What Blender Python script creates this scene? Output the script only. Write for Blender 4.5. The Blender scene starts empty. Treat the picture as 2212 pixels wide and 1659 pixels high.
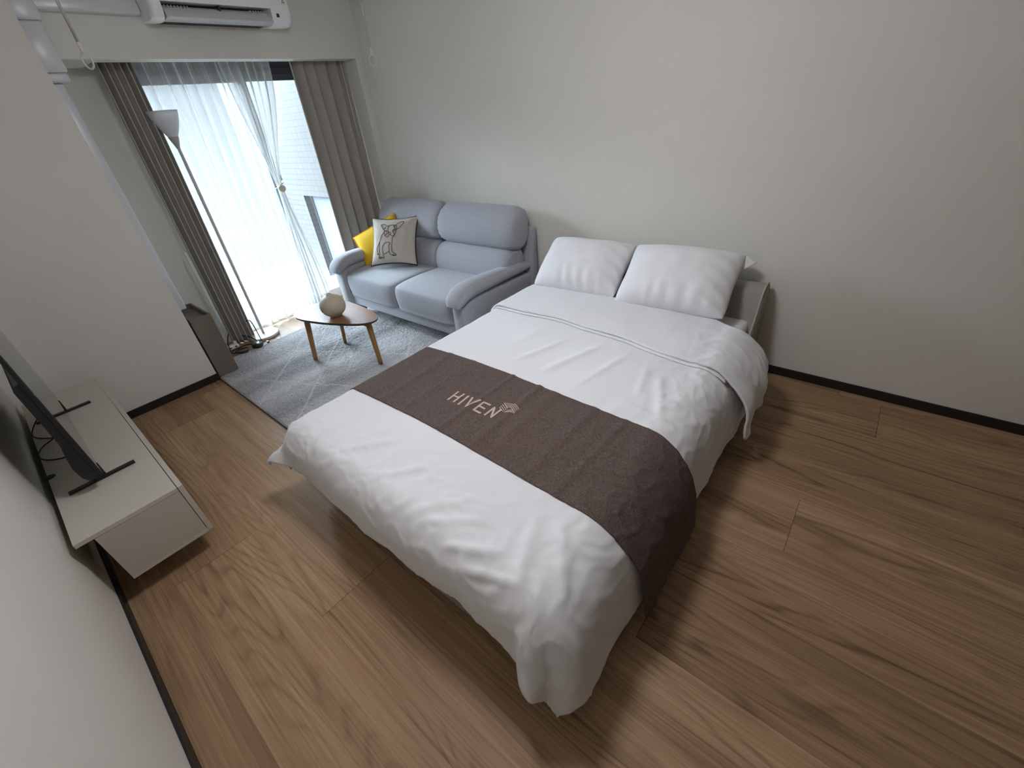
import bpy, bmesh, math, random
import numpy as np
from mathutils import Vector, Matrix, noise as mnoise
random.seed(7)
C = bpy.context.scene.collection
PI = math.pi

# ------------------------------------------------------------------ materials
def new_mat(name):
    m = bpy.data.materials.new(name); m.use_nodes = True
    nt = m.node_tree; nt.nodes.clear()
    return m, nt, nt.nodes, nt.links
def N(nt, t, **kw):
    n = nt.nodes.new(t)
    for k, v in kw.items():
        if k.startswith('i_'):
            key = k[2:]
            key = int(key) if key.isdigit() else key.replace('_', ' ')
            n.inputs[key].default_value = v
        else: setattr(n, k, v)
    return n
def L(nt, a, b): nt.links.new(a, b)
def mth(nt, op, a, b=None, c=None):
    n = nt.nodes.new('ShaderNodeMath'); n.operation = op
    for i, v in enumerate((a, b, c)):
        if v is None: continue
        if hasattr(v, 'is_linked') or hasattr(v, 'links'): nt.links.new(v, n.inputs[i])
        else: n.inputs[i].default_value = v
    return n.outputs[0]
def mat(name, col, rough=.6, metal=0, noise=None, bump=None, col2=None, sheen=0, spec=.5, coat=0):
    """principled with optional noise colour variation (scale) and noise bump (scale, strength[, stretch])"""
    m, nt, nd, lk = new_mat(name)
    o = N(nt, 'ShaderNodeOutputMaterial'); p = N(nt, 'ShaderNodeBsdfPrincipled')
    L(nt, p.outputs[0], o.inputs[0])
    p.inputs['Base Color'].default_value = (*col, 1); p.inputs['Roughness'].default_value = rough
    p.inputs['Metallic'].default_value = metal; p.inputs['Specular IOR Level'].default_value = spec
    if sheen: p.inputs['Sheen Weight'].default_value = sheen; p.inputs['Sheen Roughness'].default_value = .5
    if coat: p.inputs['Coat Weight'].default_value = coat; p.inputs['Coat Roughness'].default_value = .1
    tc = N(nt, 'ShaderNodeTexCoord')
    if noise:
        mp = N(nt, 'ShaderNodeMapping'); L(nt, tc.outputs['Object'], mp.inputs[0])
        if len(noise) > 1: mp.inputs['Scale'].default_value = noise[1]
        nz = N(nt, 'ShaderNodeTexNoise'); nz.inputs['Scale'].default_value = noise[0]; nz.inputs['Detail'].default_value = 4
        L(nt, mp.outputs[0], nz.inputs['Vector'])
        r = N(nt, 'ShaderNodeValToRGB'); r.color_ramp.elements[0].position = .32; r.color_ramp.elements[1].position = .68
        r.color_ramp.elements[0].color = (*col, 1); r.color_ramp.elements[1].color = (*(col2 or col), 1)
        L(nt, nz.outputs[0], r.inputs[0]); L(nt, r.outputs[0], p.inputs['Base Color'])
    if bump:
        mp = N(nt, 'ShaderNodeMapping'); L(nt, tc.outputs['Object'], mp.inputs[0])
        if len(bump) > 2: mp.inputs['Scale'].default_value = bump[2]
        nz = N(nt, 'ShaderNodeTexNoise'); nz.inputs['Scale'].default_value = bump[0]; nz.inputs['Detail'].default_value = 3
        L(nt, mp.outputs[0], nz.inputs['Vector'])
        b = N(nt, 'ShaderNodeBump'); b.inputs['Strength'].default_value = bump[1]; b.inputs['Distance'].default_value = .004
        L(nt, nz.outputs[0], b.inputs['Height']); L(nt, b.outputs[0], p.inputs['Normal'])
    return m

M = {}
M['wall'] = mat('wallpaper', (.70, .68, .62), .85, bump=(260, .10), noise=(3.0,), col2=(.72, .70, .64), spec=.25)
M['ceiling'] = mat('ceiling_paper', (.62, .60, .56), .9, spec=.2)
M['baseboard'] = mat('black_baseboard', (.013, .012, .013), .45)
M['sheet'] = mat('white_cotton', (.74, .74, .75), .85, bump=(14, .22, (1, .55, 1)), spec=.15, sheen=.1)
M['pillow'] = mat('white_pillowcase', (.78, .775, .79), .85, bump=(18, .25), spec=.15, sheen=.1)
M['sofa'] = mat('grey_blue_velour', (.30, .305, .33), .9, noise=(160,), col2=(.39, .395, .425), bump=(420, .12), spec=.1, sheen=.25)
M['sofa_seam'] = mat('dark_seam', (.06, .065, .08), .9)
M['plastic_black'] = mat('black_plastic', (.012, .012, .014), .4)
M['headboard'] = mat('beige_upholstery', (.34, .315, .28), .8, bump=(300, .15), spec=.2)
M['piping_pale'] = mat('pale_piping', (.48, .45, .40), .7)
M['bed_base'] = mat('grey_bed_fabric', (.30, .28, .25), .85, bump=(300, .15), spec=.2)
M['console'] = mat('greige_laminate', (.55, .515, .44), .45, spec=.35)
M['console_front'] = mat('greige_laminate_matt', (.50, .465, .40), .5, spec=.35)
M['drape'] = mat('beige_drape', (.39, .365, .325), .9, noise=(320,), col2=(.48, .45, .405), bump=(350, .2), spec=.1)
M['table_leg'] = mat('honey_wood', (.36, .19, .06), .45, noise=(9, (1, 1, .12)), col2=(.30, .15, .045), spec=.4)
M['edge_dark'] = mat('dark_table_edge', (.05, .03, .022), .5)
M['vase'] = mat('cream_ceramic', (.53, .48, .36), .55, bump=(60, .15, (.2, .2, 3)), noise=(40, (.1, .1, 1.5)), col2=(.48, .43, .32))
M['vase_dark'] = mat('vase_inside', (.12, .11, .08), .8)
M['white_plastic'] = mat('white_plastic', (.86, .86, .86), .35)
M['duct'] = mat('glossy_white_duct', (.66, .65, .67), .28)
M['ac_grey'] = mat('louver_grey', (.55, .55, .56), .4)
M['dark_slot'] = mat('dark_slot', (.035, .033, .035), .7)
M['grey_metal'] = mat('satin_grey_metal', (.42, .41, .40), .4, metal=.3)
M['pole'] = mat('pale_lamp_pole', (.60, .60, .60), .4)
M['lamp_white'] = mat('lamp_white_metal', (.66, .68, .68), .35)
M['steel'] = mat('brushed_steel', (.55, .53, .5), .32, metal=.9)
M['ring'] = mat('ivory_ring', (.62, .61, .55), .4)
M['window_frame'] = mat('dark_bronze_frame', (.055, .055, .065), .4, metal=.3)
M['latch'] = mat('grey_latch', (.12, .13, .15), .4, metal=.5)
M['yellow'] = mat('mustard_yellow_cotton', (.80, .50, .035), .85, bump=(60, .2), spec=.15)
M['yellow_trim'] = mat('ochre_trim', (.62, .32, .02), .85)
M['linen'] = mat('oatmeal_linen', (.50, .455, .395), .9, bump=(260, .35), noise=(220,), col2=(.56, .515, .45), spec=.1)
M['ink'] = mat('black_embroidery', (.012, .011, .012), .85)
M['cabinet'] = mat('grey_brown_wood', (.20, .165, .135), .6, noise=(12, (1, 1, .15)), col2=(.165, .135, .11), spec=.3)
M['cable'] = mat('black_cable', (.010, .010, .011), .5)
M['red'] = mat('red_plastic', (.45, .015, .03), .4)
M['thread'] = mat('beige_embroidery', (.52, .40, .33), .75)
M['mattress'] = mat('white_mattress_sheet', (.78, .78, .80), .85, bump=(30, .15))
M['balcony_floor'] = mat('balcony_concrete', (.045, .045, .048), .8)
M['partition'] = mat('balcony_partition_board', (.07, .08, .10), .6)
M['binding'] = mat('rug_binding', (.16, .125, .12), .9)
M['bracket'] = mat('clear_bracket', (.6, .62, .63), .25)

def floor_mat():
    m, nt, nd, lk = new_mat('oak_floor')
    o = N(nt, 'ShaderNodeOutputMaterial'); p = N(nt, 'ShaderNodeBsdfPrincipled'); L(nt, p.outputs[0], o.inputs[0])
    tc = N(nt, 'ShaderNodeTexCoord'); sx = N(nt, 'ShaderNodeSeparateXYZ'); L(nt, tc.outputs['Object'], sx.inputs[0])
    X, Y = sx.outputs[0], sx.outputs[1]
    rowf = mth(nt, 'DIVIDE', mth(nt, 'SUBTRACT', -1.04, Y), .325)
    row = mth(nt, 'FLOOR', rowf); fr = mth(nt, 'FRACT', rowf)
    off = None
    for k, v in {0: 3.98, 1: .93, 2: 3.656, 3: .35, 4: 2.658, 5: 2.003, 6: 1.2, -1: .7, -2: 1.6, -3: .2}.items():
        c = mth(nt, 'MULTIPLY', mth(nt, 'COMPARE', row, float(k), .1), v)
        off = c if off is None else mth(nt, 'ADD', off, c)
    xl = mth(nt, 'DIVIDE', mth(nt, 'SUBTRACT', X, off), 2.0)
    col = mth(nt, 'FLOOR', xl); fx = mth(nt, 'FRACT', xl)
    cid = N(nt, 'ShaderNodeCombineXYZ'); L(nt, row, cid.inputs[0]); L(nt, col, cid.inputs[1])
    wn = N(nt, 'ShaderNodeTexWhiteNoise', noise_dimensions='2D'); L(nt, cid.outputs[0], wn.inputs['Vector'])
    rid = wn.outputs['Value']
    def nz(sxx, syy, scale, detail, dist, zmul):
        cb = N(nt, 'ShaderNodeCombineXYZ')
        L(nt, mth(nt, 'MULTIPLY', X, sxx), cb.inputs[0]); L(nt, mth(nt, 'MULTIPLY', Y, syy), cb.inputs[1])
        L(nt, mth(nt, 'MULTIPLY', rid, zmul), cb.inputs[2])
        n = N(nt, 'ShaderNodeTexNoise'); n.inputs['Scale'].default_value = scale; n.inputs['Detail'].default_value = detail
        n.inputs['Distortion'].default_value = dist; L(nt, cb.outputs[0], n.inputs['Vector'])
        return n.outputs[0]
    big = nz(.5, 4.0, 1.0, 2, .08, 37.0)            # contour field -> cathedral figures
    ring = mth(nt, 'SINE', mth(nt, 'MULTIPLY', big, 120.0))
    ring = mth(nt, 'POWER', mth(nt, 'MULTIPLY_ADD', ring, .5, .5), 4.0)
    rmask = nz(.8, 4.5, 1.0, 2, 0, 91.0)
    rm = N(nt, 'ShaderNodeMapRange'); rm.inputs['From Min'].default_value = .42; rm.inputs['From Max'].default_value = .62
    L(nt, rmask, rm.inputs['Value'])
    ring = mth(nt, 'MULTIPLY', ring, mth(nt, 'MULTIPLY_ADD', rm.outputs[0], .9, .1))
    fib = nz(2.6, 130, 1.0, 5, .25, 13.0)
    broad = nz(.45, 9, 1.0, 3, .3, 53.0)
    tone = mth(nt, 'MULTIPLY_ADD', mth(nt, 'SUBTRACT', rid, .5), .30, .5)
    tone = mth(nt, 'ADD', tone, mth(nt, 'MULTIPLY', mth(nt, 'SUBTRACT', broad, .5), .95))
    tone = mth(nt, 'ADD', tone, mth(nt, 'MULTIPLY', mth(nt, 'SUBTRACT', fib, .5), .9))
    tone = mth(nt, 'SUBTRACT', tone, mth(nt, 'MULTIPLY', ring, .27))
    # seams
    e = mth(nt, 'MINIMUM', fr, mth(nt, 'SUBTRACT', 1.0, fr))
    seam_y = mth(nt, 'LESS_THAN', e, .0030)
    ex = mth(nt, 'MINIMUM', fx, mth(nt, 'SUBTRACT', 1.0, fx))
    seam_x = mth(nt, 'LESS_THAN', ex, .0006)
    seam = mth(nt, 'MAXIMUM', mth(nt, 'MULTIPLY', seam_y, .35), mth(nt, 'MULTIPLY', seam_x, .8))
    r = N(nt, 'ShaderNodeValToRGB'); cr = r.color_ramp
    cr.elements[0].position = .05; cr.elements[0].color = (.150, .088, .045, 1)
    cr.elements[1].position = .95; cr.elements[1].color = (.50, .335, .200, 1)
    el = cr.elements.new(.5); el.color = (.335, .208, .116, 1)
    L(nt, tone, r.inputs[0])
    # slight hue change from plank to plank
    mx = N(nt, 'ShaderNodeMix', data_type='RGBA', blend_type='MULTIPLY'); mx.inputs['Factor'].default_value = 1
    L(nt, r.outputs[0], mx.inputs[6])
    sm = mth(nt, 'SUBTRACT', 1.0, mth(nt, 'MULTIPLY', seam, .8))
    cc = N(nt, 'ShaderNodeCombineColor'); [L(nt, sm, cc.inputs[i]) for i in range(3)]
    L(nt, cc.outputs[0], mx.inputs[7]); L(nt, mx.outputs[2], p.inputs['Base Color'])
    p.inputs['Roughness'].default_value = .5; p.inputs['Specular IOR Level'].default_value = .22
    b = N(nt, 'ShaderNodeBump'); b.inputs['Strength'].default_value = .12; b.inputs['Distance'].default_value = .002
    L(nt, mth(nt, 'SUBTRACT', fib, seam), b.inputs['Height']); L(nt, b.outputs[0], p.inputs['Normal'])
    return m
M['floor'] = floor_mat()

def tabletop_mat():
    m = mat('walnut_veneer', (.235, .115, .06), .33, noise=(6, (.5, 6, 1)), col2=(.30, .155, .085), spec=.5)
    return m
M['tabletop'] = tabletop_mat()

def runner_mat():
    m, nt, nd, lk = new_mat('brown_weave')
    o = N(nt, 'ShaderNodeOutputMaterial'); p = N(nt, 'ShaderNodeBsdfPrincipled'); L(nt, p.outputs[0], o.inputs[0])
    tc = N(nt, 'ShaderNodeTexCoord')
    outs = []
    for s in ((90, 700, 300), (700, 90, 300)):
        mp = N(nt, 'ShaderNodeMapping'); mp.inputs['Scale'].default_value = s; L(nt, tc.outputs['Object'], mp.inputs[0])
        n = N(nt, 'ShaderNodeTexNoise'); n.inputs['Scale'].default_value = 1; n.inputs['Detail'].default_value = 2
        L(nt, mp.outputs[0], n.inputs['Vector']); outs.append(n.outputs[0])
    s = mth(nt, 'MULTIPLY_ADD', mth(nt, 'ADD', outs[0], outs[1]), .5, 0)
    r = N(nt, 'ShaderNodeValToRGB'); r.color_ramp.elements[0].position = .36; r.color_ramp.elements[1].position = .66
    r.color_ramp.elements[0].color = (.054, .037, .031, 1); r.color_ramp.elements[1].color = (.175, .130, .114, 1)
    L(nt, s, r.inputs[0]); L(nt, r.outputs[0], p.inputs['Base Color'])
    p.inputs['Roughness'].default_value = .85; p.inputs['Specular IOR Level'].default_value = .15
    b = N(nt, 'ShaderNodeBump'); b.inputs['Strength'].default_value = .3; b.inputs['Distance'].default_value = .002
    L(nt, s, b.inputs['Height']); L(nt, b.outputs[0], p.inputs['Normal'])
    return m
M['runner'] = runner_mat()

def rug_mat():
    m, nt, nd, lk = new_mat('grey_rug_pile')
    o = N(nt, 'ShaderNodeOutputMaterial'); p = N(nt, 'ShaderNodeBsdfPrincipled'); L(nt, p.outputs[0], o.inputs[0])
    tc = N(nt, 'ShaderNodeTexCoord')
    wob = N(nt, 'ShaderNodeTexNoise'); wob.inputs['Scale'].default_value = 9; wob.inputs['Detail'].default_value = 3
    L(nt, tc.outputs['Object'], wob.inputs['Vector'])
    sx = N(nt, 'ShaderNodeSeparateXYZ'); L(nt, tc.outputs['Object'], sx.inputs[0])
    X = mth(nt, 'ADD', sx.outputs[0], mth(nt, 'MULTIPLY', mth(nt, 'SUBTRACT', wob.outputs[0], .5), .07))
    Y = mth(nt, 'ADD', sx.outputs[1], mth(nt, 'MULTIPLY', mth(nt, 'SUBTRACT', wob.outputs[0], .5), -.05))
    d = None
    for sl, cs in ((.5, (-1.22, -1.765, -2.285)), (-.98, (-1.24, -.767, .14))):
        q = mth(nt, 'SUBTRACT', Y, mth(nt, 'MULTIPLY', X, sl)); k = 1 / math.hypot(1, sl)
        for c in cs:
            t = mth(nt, 'MULTIPLY', mth(nt, 'ABSOLUTE', mth(nt, 'SUBTRACT', q, c)), k)
            d = t if d is None else mth(nt, 'MINIMUM', d, t)
    ln = N(nt, 'ShaderNodeMapRange'); ln.inputs['From Min'].default_value = .001; ln.inputs['From Max'].default_value = .012
    ln.inputs['To Min'].default_value = .95; ln.inputs['To Max'].default_value = 0; L(nt, d, ln.inputs['Value'])
    # streaks of tone running along Y
    cb = N(nt, 'ShaderNodeCombineXYZ'); L(nt, mth(nt, 'MULTIPLY', X, 3.2), cb.inputs[0]); L(nt, mth(nt, 'MULTIPLY', Y, .35), cb.inputs[1])
    st = N(nt, 'ShaderNodeTexNoise'); st.inputs['Scale'].default_value = 1; st.inputs['Detail'].default_value = 5; L(nt, cb.outputs[0], st.inputs['Vector'])
    pile = N(nt, 'ShaderNodeTexNoise'); pile.inputs['Scale'].default_value = 130; pile.inputs['Detail'].default_value = 4
    L(nt, tc.outputs['Object'], pile.inputs['Vector'])
    tone = mth(nt, 'ADD', mth(nt, 'MULTIPLY', mth(nt, 'SUBTRACT', st.outputs[0], .5), 1.3), mth(nt, 'MULTIPLY', pile.outputs[0], 1.0))
    r = N(nt, 'ShaderNodeValToRGB'); r.color_ramp.elements[0].position = .2; r.color_ramp.elements[1].position = .8
    r.color_ramp.elements[0].color = (.20, .195, .205, 1); r.color_ramp.elements[1].color = (.60, .59, .595, 1)
    L(nt, tone, r.inputs[0])
    mx = N(nt, 'ShaderNodeMix', data_type='RGBA'); L(nt, mth(nt, 'MULTIPLY', ln.outputs[0], mth(nt, 'MULTIPLY_ADD', pile.outputs[0], 1.0, .1)), mx.inputs['Factor'])
    L(nt, r.outputs[0], mx.inputs[6]); mx.inputs[7].default_value = (.66, .62, .56, 1)
    L(nt, mx.outputs[2], p.inputs['Base Color']); p.inputs['Roughness'].default_value = .95; p.inputs['Specular IOR Level'].default_value = .05
    b = N(nt, 'ShaderNodeBump'); b.inputs['Strength'].default_value = .7; b.inputs['Distance'].default_value = .01
    L(nt, pile.outputs[0], b.inputs['Height']); L(nt, b.outputs[0], p.inputs['Normal'])
    return m
M['rug'] = rug_mat()

def sheer_mat(name, opac):
    m, nt, nd, lk = new_mat(name)
    o = N(nt, 'ShaderNodeOutputMaterial'); t = N(nt, 'ShaderNodeBsdfTransparent')
    d = N(nt, 'ShaderNodeBsdfDiffuse'); tl = N(nt, 'ShaderNodeBsdfTranslucent')
    for q in (d, tl): q.inputs[0].default_value = (.86, .87, .86, 1)
    m1 = N(nt, 'ShaderNodeMixShader'); m1.inputs[0].default_value = .16; L(nt, d.outputs[0], m1.inputs[1]); L(nt, tl.outputs[0], m1.inputs[2])
    m2 = N(nt, 'ShaderNodeMixShader')
    tc = N(nt, 'ShaderNodeTexCoord'); nz = N(nt, 'ShaderNodeTexNoise'); nz.inputs['Scale'].default_value = 500; L(nt, tc.outputs['Object'], nz.inputs['Vector'])
    lw = N(nt, 'ShaderNodeLayerWeight'); lw.inputs[0].default_value = .5
    cosv = mth(nt, 'MAXIMUM', mth(nt, 'SUBTRACT', 1.0, lw.outputs['Facing']), .12)   # threads close up at grazing angles
    o2 = mth(nt, 'SUBTRACT', 1.0, mth(nt, 'POWER', 1 - opac, mth(nt, 'DIVIDE', 1.0, cosv)))
    L(nt, mth(nt, 'ADD', o2, mth(nt, 'MULTIPLY', mth(nt, 'SUBTRACT', nz.outputs[0], .5), .08)), m2.inputs[0])
    L(nt, t.outputs[0], m2.inputs[1]); L(nt, m1.outputs[0], m2.inputs[2]); L(nt, m2.outputs[0], o.inputs[0])
    return m
M['sheer'] = sheer_mat('sheer_voile', .40)
M['sheer_hem'] = sheer_mat('sheer_voile_double', .34)

def glass_mat():
    m, nt, nd, lk = new_mat('window_glass')
    o = N(nt, 'ShaderNodeOutputMaterial'); t = N(nt, 'ShaderNodeBsdfTransparent'); t.inputs[0].default_value = (.95, .98, .98, 1)
    g = N(nt, 'ShaderNodeBsdfGlossy'); g.inputs['Roughness'].default_value = .02
    f = N(nt, 'ShaderNodeFresnel'); f.inputs[0].default_value = 1.45
    m2 = N(nt, 'ShaderNodeMixShader'); L(nt, f.outputs[0], m2.inputs[0]); L(nt, t.outputs[0], m2.inputs[1]); L(nt, g.outputs[0], m2.inputs[2])
    L(nt, m2.outputs[0], o.inputs[0]); return m
M['glass'] = glass_mat()
M['screen'] = mat('glossy_screen', (.006, .006, .007), .03, spec=.8)
def shade_mat():
    m, nt, nd, lk = new_mat('white_lamp_shade')
    o = N(nt, 'ShaderNodeOutputMaterial'); p = N(nt, 'ShaderNodeBsdfPrincipled'); tl = N(nt, 'ShaderNodeBsdfTranslucent')
    p.inputs['Base Color'].default_value = (.80, .80, .81, 1); p.inputs['Roughness'].default_value = .45
    tl.inputs[0].default_value = (.8, .8, .82, 1)
    x = N(nt, 'ShaderNodeMixShader'); x.inputs[0].default_value = .3; L(nt, p.outputs[0], x.inputs[1]); L(nt, tl.outputs[0], x.inputs[2]); L(nt, x.outputs[0], o.inputs[0])
    return m
M['shade'] = shade_mat()
def emit_mat(name, col, s):
    m, nt, nd, lk = new_mat(name)
    o = N(nt, 'ShaderNodeOutputMaterial'); e = N(nt, 'ShaderNodeEmission'); e.inputs[0].default_value = (*col, 1); e.inputs[1].default_value = s
    L(nt, e.outputs[0], o.inputs[0]); return m
LAMP_STRENGTH = 31.0
M['lamp_glow'] = emit_mat('ceiling_lamp_glow', (1.0, .99, 1.05), LAMP_STRENGTH)
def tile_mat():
    m, nt, nd, lk = new_mat('darkened_white_tile')
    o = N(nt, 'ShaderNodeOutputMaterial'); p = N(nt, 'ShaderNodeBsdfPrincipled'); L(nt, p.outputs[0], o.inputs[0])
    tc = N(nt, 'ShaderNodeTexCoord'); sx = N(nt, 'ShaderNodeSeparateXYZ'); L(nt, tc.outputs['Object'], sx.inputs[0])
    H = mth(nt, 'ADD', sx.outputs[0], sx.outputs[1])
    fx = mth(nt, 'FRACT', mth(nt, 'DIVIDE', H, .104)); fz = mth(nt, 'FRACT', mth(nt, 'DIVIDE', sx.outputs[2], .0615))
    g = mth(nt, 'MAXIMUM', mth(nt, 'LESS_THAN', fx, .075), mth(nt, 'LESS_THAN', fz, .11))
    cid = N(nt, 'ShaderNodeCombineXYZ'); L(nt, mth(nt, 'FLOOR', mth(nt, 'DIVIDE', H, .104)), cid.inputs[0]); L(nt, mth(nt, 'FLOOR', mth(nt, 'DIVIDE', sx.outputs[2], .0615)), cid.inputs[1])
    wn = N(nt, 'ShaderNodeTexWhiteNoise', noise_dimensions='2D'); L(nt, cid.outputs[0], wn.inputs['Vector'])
    r = N(nt, 'ShaderNodeValToRGB'); r.color_ramp.elements[0].color = (.052, .050, .046, 1); r.color_ramp.elements[1].color = (.060, .058, .055, 1)  # white tile and grout darkened in the colour to offset the bright skylight
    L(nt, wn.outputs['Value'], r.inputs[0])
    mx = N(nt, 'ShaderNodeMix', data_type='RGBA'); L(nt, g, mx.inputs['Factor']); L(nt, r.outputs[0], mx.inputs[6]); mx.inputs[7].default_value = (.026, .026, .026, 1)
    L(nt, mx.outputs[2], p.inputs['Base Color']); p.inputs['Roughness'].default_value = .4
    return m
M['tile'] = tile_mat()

# ------------------------------------------------------------------ mesh helpers
def obj(name, verts, faces, m, parent=None, smooth=False):
    me = bpy.data.meshes.new(name); me.from_pydata([tuple(map(float, v)) for v in verts], [], faces); me.update()
    if smooth: me.polygons.foreach_set('use_smooth', [True] * len(me.polygons))
    if m is not None: me.materials.append(m)
    o = bpy.data.objects.new(name, me); C.objects.link(o)
    if parent is not None: o.parent = parent
    return o
def from_bm(name, bm, m, parent=None, smooth=False):
    bmesh.ops.recalc_face_normals(bm, faces=bm.faces[:])
    me = bpy.data.meshes.new(name); bm.to_mesh(me); bm.free()
    if smooth: me.polygons.foreach_set('use_smooth', [True] * len(me.polygons))
    if m is not None: me.materials.append(m)
    o = bpy.data.objects.new(name, me); C.objects.link(o)
    if parent is not None: o.parent = parent
    return o
def bm_box(bm, x, y, z, bevel=0, seg=2):
    r = bmesh.ops.create_cube(bm, size=1)
    vs = r['verts']
    for v in vs:
        v.co = Vector(((x[0] + x[1]) / 2 + v.co.x * (x[1] - x[0]), (y[0] + y[1]) / 2 + v.co.y * (y[1] - y[0]), (z[0] + z[1]) / 2 + v.co.z * (z[1] - z[0])))
    if bevel:
        es = list({e for v in vs for e in v.link_edges})
        bmesh.ops.bevel(bm, geom=es, offset=bevel, segments=seg, affect='EDGES', profile=.5)
def box(name, x, y, z, m, parent=None, bevel=0, seg=2, smooth=None):
    bm = bmesh.new(); bm_box(bm, x, y, z, bevel, seg)
    return from_bm(name, bm, m, parent, smooth=bool(bevel and seg > 2) if smooth is None else smooth)
def boxes(name, lst, m, parent=None):
    bm = bmesh.new()
    for x, y, z in lst: bm_box(bm, x, y, z)
    return from_bm(name, bm, m, parent)
def grid(name, fn, nu, nv, m, parent=None, smooth=True, thick=0):
    vs = [fn(i / (nu - 1), j / (nv - 1)) for j in range(nv) for i in range(nu)]
    fs = [(j * nu + i, j * nu + i + 1, (j + 1) * nu + i + 1, (j + 1) * nu + i) for j in range(nv - 1) for i in range(nu - 1)]
    o = obj(name, vs, fs, m, parent, smooth)
    if thick:
        md = o.modifiers.new('thickness', 'SOLIDIFY'); md.thickness = thick; md.offset = -1
    return o
def loft(name, rings, m, parent=None, smooth=True, caps=True, closed=True):
    """rings: list of equal-length point loops"""
    n = len(rings[0]); vs = [p for r in rings for p in r]; fs = []
    for k in range(len(rings) - 1):
        for i in range(n if closed else n - 1):
            j = (i + 1) % n
            fs.append((k * n + i, k * n + j, (k + 1) * n + j, (k + 1) * n + i))
    if caps:
        fs.append(tuple(range(n - 1, -1, -1))); b = (len(rings) - 1) * n; fs.append(tuple(range(b, b + n)))
    return obj(name, vs, fs, m, parent, smooth)
def catmull(pts, per=8, closed=False):
    P = [np.array(p, float) for p in pts]; out = []
    n = len(P)
    rng = range(n if closed else n - 1)
    for i in rng:
        if closed: p0, p1, p2, p3 = P[i - 1], P[i], P[(i + 1) % n], P[(i + 2) % n]
        else: p0, p1, p2, p3 = P[max(i - 1, 0)], P[i], P[i + 1], P[min(i + 2, n - 1)]
        for k in range(per):
            t = k / per
            out.append(.5 * ((2 * p1) + (-p0 + p2) * t + (2 * p0 - 5 * p1 + 4 * p2 - p3) * t * t + (-p0 + 3 * p1 - 3 * p2 + p3) * t ** 3))
    if not closed: out.append(P[-1])
    return out
def tube_bm(bm, pts, r, n=8, closed=False):
    P = [Vector(p) for p in pts]; rings = []
    up = Vector((0, 0, 1)); prev = None
    m_ = len(P)
    for i, p in enumerate(P):
        a = P[i - 1] if (i > 0 or closed) else P[0]; b = P[(i + 1) % m_] if (i < m_ - 1 or closed) else P[-1]
        t = (b - a)
        if t.length < 1e-9: t = Vector((0, 0, 1))
        t.normalize()
        if prev is None:
            s = t.cross(up)
            if s.length < .1: s = t.cross(Vector((1, 0, 0)))
        else: s = prev - t * prev.dot(t)
        s.normalize(); prev = s; w = t.cross(s)
        rr = r[i] if hasattr(r, '__len__') else r
        rings.append([bm.verts.new(p + s * math.cos(2 * PI * k / n) * rr + w * math.sin(2 * PI * k / n) * rr) for k in range(n)])
    R = rings + ([rings[0]] if closed else [])
    for a, b in zip(R[:-1], R[1:]):
        for k in range(n): bm.faces.new((a[k], a[(k + 1) % n], b[(k + 1) % n], b[k]))
    if not closed: bm.faces.new(rings[0][::-1]); bm.faces.new(rings[-1])
def tube(name, pts, r, m, parent=None, n=8, closed=False):
    bm = bmesh.new(); tube_bm(bm, pts, r, n, closed); return from_bm(name, bm, m, parent, True)
def lathe(name, prof, ctr, m, parent=None, n=40, smooth=True, caps=True):
    rings = [[(ctr[0] + r * math.cos(2 * PI * k / n), ctr[1] + r * math.sin(2 * PI * k / n), ctr[2] + z) for k in range(n)] for r, z in prof]
    return loft(name, rings, m, parent, smooth, caps)
def sedge(o, ang=35):
    md = o.modifiers.new('edges', 'EDGE_SPLIT'); md.split_angle = math.radians(ang); return o
def thing(name, label, cat, loc=(0, 0, 0), rz=0, group=None):
    o = bpy.data.objects.new(name, None); C.objects.link(o); o.location = loc; o.rotation_euler = (0, 0, rz); o.empty_display_size = .1
    o['label'] = label; o['category'] = cat
    if group: o['group'] = group
    return o
def tag(o, label, cat, group=None):
    o['label'] = label; o['category'] = cat
    if group: o['group'] = group
    return o
def struct(o): o['kind'] = 'structure'; return o
def nz(x, y, z=0, s=1): return mnoise.noise(Vector((x * s, y * s, z * s)))
def sm(t): t = min(1, max(0, t)); return t * t * (3 - 2 * t)
def lerp(a, b, t): return a + (b - a) * t

# ------------------------------------------------------------------ room
D = 3.15; H = 2.5; XR_ = 8.0
XB, YB = .228, -2.163
struct(box('floor', (-.65, XR_), (-D - .1, .1), (-.1, 0), M['floor']))
struct(box('ceiling', (-.65, XR_), (-D - .1, .1), (H, H + .1), M['ceiling']))
struct(box('wall_back', (-.65, XR_), (0, .1), (0, H), M['wall']))
struct(box('wall_front', (XB, XR_), (-D - .1, -D), (0, H), M['wall']))
struct(box('wall_right', (XR_, XR_ + .1), (-D - .1, .1), (0, H), M['wall']))
struct(box('wall_left', (-.65, XB), (-D - .1, YB), (0, H), M['wall']))
struct(boxes('wall_window', [((-.65, -.43), (YB, -1.775), (0, H)), ((-.65, 0), (-.065, 0), (0, H)), ((-.65, -.43), (-1.775, -.065), (2.12, H))], M['wall']))
struct(boxes('trim_1', [((-.15, 0), (YB, -.065), (2.04, H)), ((-.43, -.15), (YB, -1.87), (2.04, H)), ((-.43, -.15), (-1.87, -.065), (2.34, H))], M['wall']))
hb = .056
struct(box('baseboard_back', (0.0, XR_), (-.009, 0), (0, hb), M['baseboard'], bevel=.002))
struct(box('baseboard_front', (XB, XR_), (-D, -D + .009), (0, hb), M['baseboard'], bevel=.002))
struct(boxes('baseboard_left', [((XB, XB + .009), (-D + .009, YB + .009), (0, hb)), ((-.43, XB), (YB, YB + .009), (0, hb))], M['baseboard']))
struct(box('baseboard_right', (XR_ - .009, XR_), (-D, 0), (0, hb), M['baseboard'], bevel=.002))

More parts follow.
